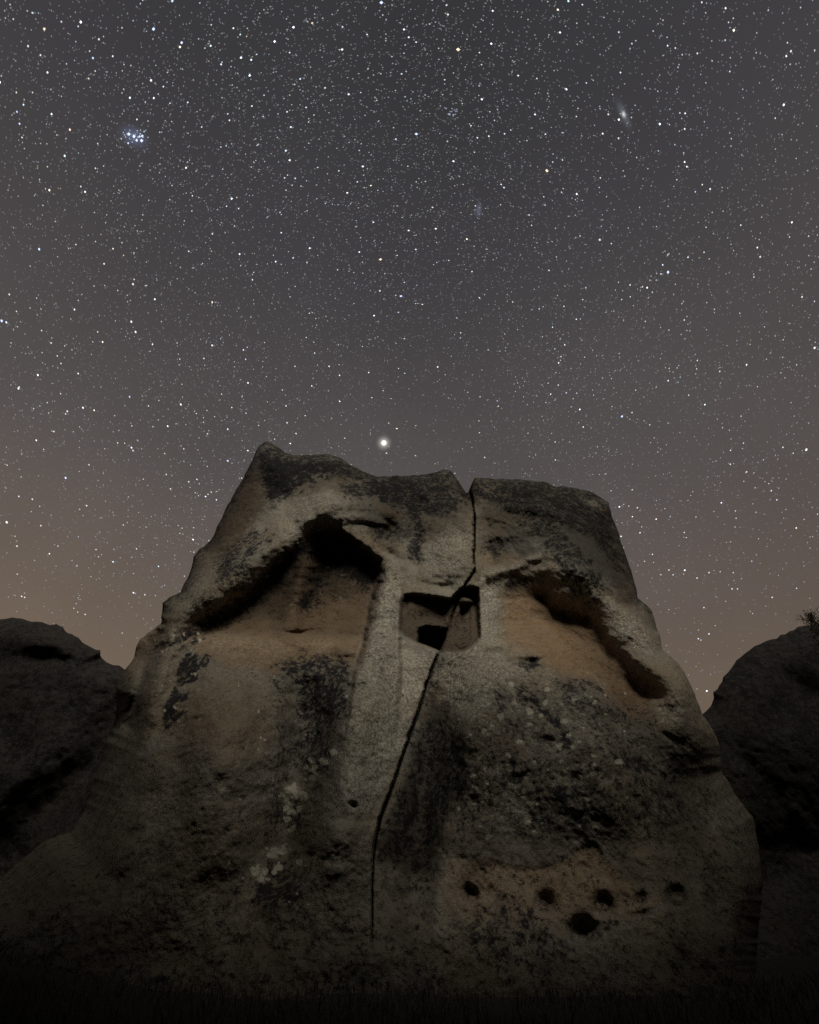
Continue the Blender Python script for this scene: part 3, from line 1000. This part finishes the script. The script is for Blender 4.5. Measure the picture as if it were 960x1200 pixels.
# ------------------------------------------------------------------ shrub on the right boulder
def tubes(paths, sides=5):
    Vs, Fs = [], []
    for pts, r0, r1 in paths:
        pts = [Vector(p) for p in pts]
        base = len(Vs)
        for i, p in enumerate(pts):
            d = (pts[min(i + 1, len(pts) - 1)] - pts[max(i - 1, 0)]).normalized()
            u = d.orthogonal().normalized(); v = d.cross(u)
            r = r0 + (r1 - r0) * i / (len(pts) - 1)
            for s in range(sides):
                a = 6.2832 * s / sides
                Vs.append(p + (u * math.cos(a) + v * math.sin(a)) * r)
        for i in range(len(pts) - 1):
            for s in range(sides):
                a = base + i * sides + s; b = base + i * sides + (s + 1) % sides
                Fs.append((a, b, b + sides, a + sides))
    return np.array([tuple(v) for v in Vs]), np.array(Fs)


def build_shrub():
    D = ray(np.array([972.0]), np.array([736.0]))[0]
    root = CAM + D * 15.6
    sh = empty('shrub', root, label='small bare twiggy shrub on top of the right boulder', category='shrub')
    r = np.random.default_rng(5)
    bark = simple_material('shrub_bark', (.05, .04, .03))
    leaf = simple_material('shrub_leaf', (.05, .055, .03))
    paths, tips = [], []

    def grow(p, d, l, rad_, depth):
        pts = [p]
        for i in range(4):
            d = (d + Vector(r.normal(0, .22, 3))).normalized()
            p = p + d * l / 4
            pts.append(p)
        paths.append((pts, rad_, rad_ * .55))
        tips.append(pts[-1]); tips.append(pts[2])
        if depth:
            for k in range(3):
                q = pts[r.integers(1, 5)]
                nd = (d + Vector(r.normal(0, .75, 3))).normalized()
                grow(q, nd, l * .68, rad_ * .55, depth - 1)
    for k in range(5):
        grow(Vector((r.normal(0, .05), 0, -.25)), Vector((r.normal(0, .5) - .15, r.normal(0, .3), 1)).normalized(), .55, .022, 3)
    grow(Vector((-.1, 0, -.02)), Vector((-1, -.1, .28)).normalized(), .45, .018, 2)
    P, F = tubes(paths)
    make_mesh('branch', P, F, None, None, bark, sh)
    t = np.array([tuple(v) for v in tips])
    n = len(t) * 4
    c = np.repeat(t, 4, 0) + r.normal(0, .03, (n, 3))
    u = r.normal(0, 1, (n, 3)); u /= np.linalg.norm(u, axis=1)[:, None]
    v = np.cross(u, r.normal(0, 1, (n, 3))); v /= np.linalg.norm(v, axis=1)[:, None]
    s = .016
    P = np.stack([c - u * s * 1.6, c + v * s * .7, c + u * s * 1.6, c - v * s * .7], 1).reshape(-1, 3)
    i = np.arange(n) * 4
    o = make_mesh('foliage', P, np.stack([i, i + 1, i + 2, i + 3], 1), None, None, leaf, sh, False)
    o['kind'] = 'stuff'


build_shrub()

# ------------------------------------------------------------------ stars
RS = 3000.0


def emit_material(name, attr=None, color=(1, 1, 1), strength=1.0):
    m = bpy.data.materials.new(name)
    m.use_nodes = True
    nt = m.node_tree
    nt.nodes.clear()
    out = N(nt, 'ShaderNodeOutputMaterial')
    em = N(nt, 'ShaderNodeEmission')
    em.inputs['Color'].default_value = (*color, 1)
    em.inputs['Strength'].default_value = strength
    if attr:
        a = N(nt, 'ShaderNodeAttribute', attribute_name=attr)
        nt.links.new(a.outputs['Color'], em.inputs['Color'])
    nt.links.new(em.outputs[0], out.inputs[0])
    m.cycles.emission_sampling = 'NONE'
    return m


MAT_STAR = emit_material('starlight', 'star_color')
OCT = np.array([(1, 0, 0), (-1, 0, 0), (0, 1, 0), (0, -1, 0), (0, 0, 1), (0, 0, -1)], float)
OCF = np.array([(0, 2, 4), (2, 1, 4), (1, 3, 4), (3, 0, 4), (2, 0, 5), (1, 2, 5), (3, 1, 5), (0, 3, 5)])


def star_mesh(name, D, size_px, colors, parent=None, loc=None, stretch=None):
    """D unit directions; size in render pixels at the picture's centre"""
    D = D / np.linalg.norm(D, axis=1)[:, None]
    C = D * RS + CAM
    loc = np.zeros(3) if loc is None else loc
    r = size_px * .85 * RS / 510.0
    n = len(D)
    # sidereal drift during the exposure: each star is a touch longer along its path
    east = np.cross(D, np.array([0.0, .63, .78])); east /= np.linalg.norm(east, axis=1)[:, None]
    B = OCT[None] * r[:, None, None]
    st = np.full(n, .55) if stretch is None else stretch
    B = B + east[:, None] * (B @ east[:, :, None]) * st[:, None, None]
    P = (C[:, None] - loc + B).reshape(-1, 3)
    F = (OCF[None] + (np.arange(n) * 6)[:, None, None]).reshape(-1, 3)
    o = make_mesh(name, P, F, None, None, MAT_STAR, parent, False)
    at = o.data.color_attributes.new('star_color', 'FLOAT_COLOR', 'POINT')
    col = np.repeat(np.concatenate([colors, np.ones((n, 1))], 1), 6, 0)
    at.data.foreach_set('color', col.astype(np.float32).ravel())
    if parent is None:
        o.location = loc
    return o


def star_colors(r, n):
    t = r.random(n)
    c = np.ones((n, 3))
    c[:, 0] = np.where(t < .6, .72 + .25 * r.random(n), 1.0)
    c[:, 1] = .90 + .08 * r.random(n)
    c[:, 2] = np.where(t < .72, 1.08, .78)
    return c


def build_starfield():
    r = np.random.default_rng(12)
    n = 200000
    v = r.normal(0, 1, (n, 3)); v /= np.linalg.norm(v, axis=1)[:, None]
    v[:, 2] = np.abs(v[:, 2])
    band = np.array([-.12, .10, .985]); band /= np.linalg.norm(band)         # Milky Way side of the sky, overhead
    dens = .52 + .44 * np.clip(v @ band, 0, 1) ** 1.5
    dens *= .78 + .6 * (fbm(v, 3.0, 4, .6, 44))
    ext = sstep(.10, .50, v[:, 2])
    k = r.random(n) < dens * (.35 + .65 * ext)
    v = v[k]; n = len(v)
    mag = r.random(n)
    b = .080 * (mag + .006) ** -.62                      # a few bright, most faint
    b = np.minimum(b, 2.2)
    size = np.clip(.37 + .14 * np.log10(b / .08 + 1) + .24 * sstep(.7, 2.2, b), .37, .86)
    col = star_colors(r, n) * b[:, None]
    o = star_mesh('starfield', v, size, col + .05)
    tag(o, 'thousands of faint stars across the night sky', 'stars', kind='stuff')


build_starfield()

# bright stars read off the photograph: x, y, size, tint (w white, b blue, y warm)
BRIGHT = [(537, 58, 1.5, 'y', 'warm star near the top edge, right of centre'), (641, 200, 1.5, 'y', 'warm star below and left of the galaxy'),
          (446, 304, 1.5, 'y', 'warm star straight above the planet, highest of the pair over it'), (470, 347, 1.4, 'b', 'blue star just below the warm star over the planet'),
          (488, 157, 1.3, 'b', 'blue star between the cluster and the galaxy'), (783, 319, 1.4, 'b', 'blue star in the upper right sky, well below the galaxy'),
          (729, 488, 1.3, 'b', 'blue star low in the sky, right above the flat topped half of the rock'), (180, 34, 1.2, 'b', 'blue star near the top edge above the star cluster'),
          (213, 50, 1.05, 'b', 'blue star right of the one near the top edge above the cluster'), (52, 34, 1.0, 'y', 'orange star in the top left corner'),
          (82, 152, 1.0, 'y', 'orange star left of the star cluster'), (46, 292, 1.1, 'b', 'blue star near the left edge, below the star cluster'),
          (2, 376, 1.2, 'b', 'blue star cut by the left edge'), (154, 377, 1.2, 'w', 'upper star of the close pair in the left sky'),
          (159, 389, 1.2, 'w', 'lower star of the close pair in the left sky'), (212, 474, 1.3, 'w', 'white star up and left of the rock summit'),
          (156, 333, 1.1, 'w', 'white star above the close pair in the left sky'), (267, 540, 1.2, 'b', 'blue star beside the slope of the pointed summit'),
          (267, 503, 1.1, 'b', 'blue star above and left of the pointed summit'), (8, 612, 1.25, 'w', 'white star by the left edge, above the left boulder'),
          (77, 560, 1.15, 'b', 'blue star low in the left sky'), (945, 527, 1.3, 'w', 'white star by the right edge, level with the rock top'),
          (703, 281, 1.1, 'w', 'white star below the galaxy'), (513, 430, 1.15, 'w', 'white star over the notch of the crack'),
          (453, 531, .95, 'w', 'small star touching the underside of the planet'), (447, 3, 1.3, 'b', 'blue star at the top edge, left of centre'),
          (401, 58, 1.05, 'w', 'white star near the top, left of the warm one')]
MORE = [(109, 68, 1.05, 'b'), (116, 46, .95, 'w'), (366, 27, .95, 'y'), (249, 274, 1.05, 'w'), (464, 163, 1.0, 'b'), (33, 54, .95, 'w'), (202, 1, 1.2, 'b'), (269, 141, .95, 'w'),
        (381, 103, .95, 'w'), (346, 209, 1.0, 'b'), (23, 145, 1.0, 'b'), (20, 131, .9, 'b'), (239, 420, 1.05, 'w'), (288, 421, 1.05, 'b'), (152, 465, 1.1, 'b'), (79, 482, 1.15, 'w'),
        (77, 485, .9, 'w'), (38, 585, 1.0, 'w'), (467, 366, 1.0, 'b'), (331, 457, .95, 'b'), (156, 528, 1.1, 'w'), (138, 519, .95, 'y'), (195, 556, 1.0, 'w'), (200, 573, 1.05, 'w'),
        (11, 345, 1.0, 'w'), (474, 397, .95, 'w'), (661, 359, 1.0, 'w'), (632, 362, .9, 'w'), (540, 390, 1.0, 'w'), (802, 375, .95, 'w'), (875, 553, 1.0, 'w'), (856, 544, .95, 'w'),
        (904, 575, .95, 'w'), (891, 301, 1.05, 'w'), (940, 348, 1.0, 'w'), (741, 574, .95, 'w'), (487, 534, .95, 'w'), (568, 536, 1.05, 'w'), (507, 243, 1.0, 'w'), (525, 17, 1.0, 'w'),
        (927, 60, 1.0, 'w'), (725, 162, 1.0, 'w'), (713, 134, .95, 'w'), (831, 671, 1.0, 'w'), (802, 624, .95, 'w'), (784, 668, 1.0, 'w'), (747, 595, 1.05, 'w'), (858, 690, .95, 'w'),
        (20, 640, 1.0, 'w'), (48, 616, .95, 'w'), (60, 402, .95, 'w'), (905, 700, .9, 'w'), (825, 712, .9, 'w'), (562, 507, .95, 'w'), (100, 720, .9, 'w'), (29, 700, .9, 'w')]
TINT = {'w': (1.0, .97, .93), 'b': (.78, .90, 1.25), 'y': (1.15, .90, .66)}
for k, (sx, sy, sz, tn, lb) in enumerate(BRIGHT):
    d = ray(np.array([float(sx)]), np.array([float(sy)]))
    c = d[0] / np.linalg.norm(d[0]) * RS + CAM
    o = star_mesh('star', d, np.array([sz * .80]), np.array([TINT[tn]]) * 1.15, loc=c)
    tag(o, lb, 'star', 'brightest stars of the night sky')
d = ray(np.array([float(m[0]) for m in MORE]), np.array([float(m[1]) for m in MORE]))
o = star_mesh('bright_starfield', d, np.array([m[2] * .70 for m in MORE]), np.array([TINT[m[3]] for m in MORE]) * .95)
tag(o, 'scattered medium bright stars across the night sky', 'stars', kind='stuff')


def glow_volume(name, center, radii, rot, color, peak, power, parent=None):
    """a far cloud of faint light, densest at its heart"""
    bpy.ops.mesh.primitive_ico_sphere_add(subdivisions=3, radius=1, location=center)
    o = bpy.context.object
    o.name = name; o.data.name = name
    o.scale = radii
    o.rotation_euler = rot
    m = bpy.data.materials.new(name + '_light')
    m.use_nodes = True
    nt = m.node_tree
    nt.nodes.clear()
    L = nt.links.new
    out = N(nt, 'ShaderNodeOutputMaterial')
    em = N(nt, 'ShaderNodeEmission')
    em.inputs['Color'].default_value = (*color, 1)
    tc = N(nt, 'ShaderNodeTexCoord')
    ln = N(nt, 'ShaderNodeVectorMath', operation='LENGTH')
    L(tc.outputs['Object'], ln.inputs[0])
    iv = N(nt, 'ShaderNodeMath', operation='SUBTRACT', use_clamp=True)
    iv.inputs[0].default_value = 1.0
    L(ln.outputs['Value'], iv.inputs[1])
    pw = N(nt, 'ShaderNodeMath', operation='POWER')
    L(iv.outputs[0], pw.inputs[0]); pw.inputs[1].default_value = power
    mu = N(nt, 'ShaderNodeMath', operation='MULTIPLY')
    L(pw.outputs[0], mu.inputs[0])
    mu.inputs[1].default_value = peak / max(min(radii), 1)
    L(mu.outputs[0], em.inputs['Strength'])
    L(em.outputs[0], out.inputs['Volume'])
    m.cycles.emission_sampling = 'NONE'
    o.data.materials.append(m)
    for p in o.data.polygons: p.use_smooth = True
    if parent is not None:
        o.parent = parent
        o.location = (0, 0, 0)
    return o


def sky_point(px, py, dist=RS):
    d = ray(np.array([float(px)]), np.array([float(py)]))[0]
    return Vector(d / np.linalg.norm(d) * dist) + Vector(CAM), Vector(d).normalized()


def sky_rot(px, py, ax, ay):
    """orientation whose long (Z) axis lies along the traced direction on the sky"""
    from mathutils import Matrix
    a = Vector(ray(np.array([float(px)]), np.array([float(py)]))[0]).normalized()
    b = Vector(ray(np.array([float(px + ax)]), np.array([float(py + ay)]))[0]).normalized()
    z = (b - a); z = (z - a * z.dot(a)).normalized()
    x = a.cross(z).normalized()
    return Matrix((x, a, z)).transposed().to_euler()


# planet
c, d = sky_point(450, 519)
pl = empty('planet', c, label='brilliant white planet low above the dip of the rock crest', category='planet')
bpy.ops.mesh.primitive_uv_sphere_add(segments=24, ring_count=12, radius=2.5 * RS / 510)
o = bpy.context.object; o.name = 'disc'; o.data.name = 'disc'; o.parent = pl
o.data.materials.append(emit_material('planet_light', color=(1, .97, .9), strength=1.1))
R_ = RS / 510
glow_volume('halo', c, (11.5 * R_,) * 3, (0, 0, 0), (1, .95, .88), 1.5, 3.6, pl)

# star cluster
CL = [(410, 297, 1.25), (457, 318, 1.3), (510, 320, 1.1), (535, 315, 1.2), (482, 355, 1.2), (528, 358, 1.3), (403, 382, 1.05), (515, 293, .9), (552, 273, .9), (378, 325, .8),
      (440, 372, .8), (358, 283, .8), (418, 262, .8), (487, 265, .8), (495, 325, .9), (395, 300, .8), (430, 300, .7), (470, 300, .7), (545, 330, .7), (425, 350, .6), (370, 375, .6), (540, 360, .8), (455, 345, .7)]
c, dd = sky_point(157, 160)
cl = empty('star_cluster', c, label='tight knot of bluish stars in the upper left sky', category='star cluster')
for x, y, s in CL:
    dv = ray(np.array([100 + x / 8]), np.array([120 + y / 8]))
    o = star_mesh('cluster_star', dv, np.array([s * s * .66]), np.array([(.82, .92, 1.2)]) * s * .9, parent=cl, loc=np.array(c))
glow_volume('nebula', c, (15 * R_, 15 * R_, 11 * R_), sky_rot(157, 160, 0, -10), (.55, .75, 1.4), .16, 2.6, cl)


c, dd = sky_point(731, 134)
g = empty('galaxy', c, label='faint tilted oval galaxy glow in the upper right sky', category='galaxy')
rt = sky_rot(731, 134, -8, -17)
glow_volume('spiral_disc', c, (5 * R_, 5.5 * R_, 19 * R_), rt, (.80, .92, 1.1), .18, 2.8, g)
glow_volume('core', c, (2.0 * R_, 2.2 * R_, 3.6 * R_), rt, (1, .98, .92), .75, 1.8, g)
c, dd = sky_point(561, 246)
glow_volume('small_galaxy', c, (4 * R_, 4 * R_, 8 * R_), sky_rot(561, 246, 1, -10), (.7, .85, 1.2), .09, 1.2)
tag(bpy.context.object, 'tiny bluish smudge of a galaxy near the middle of the sky', 'galaxy')

c, dd = sky_point(531, 131)
cl2 = empty('star_cluster', c, label='small faint loose star cluster near the top, left of the galaxy', category='star cluster')
rr = np.random.default_rng(77)
for k in range(16):
    dv = ray(np.array([531 + rr.normal(0, 4.5)]), np.array([131 + rr.normal(0, 4.0)]))
    star_mesh('cluster_star', dv, np.array([.45 + .2 * rr.random()]), np.array([(.8, .9, 1.15)]) * (.25 + .35 * rr.random()), parent=cl2, loc=np.array(c))
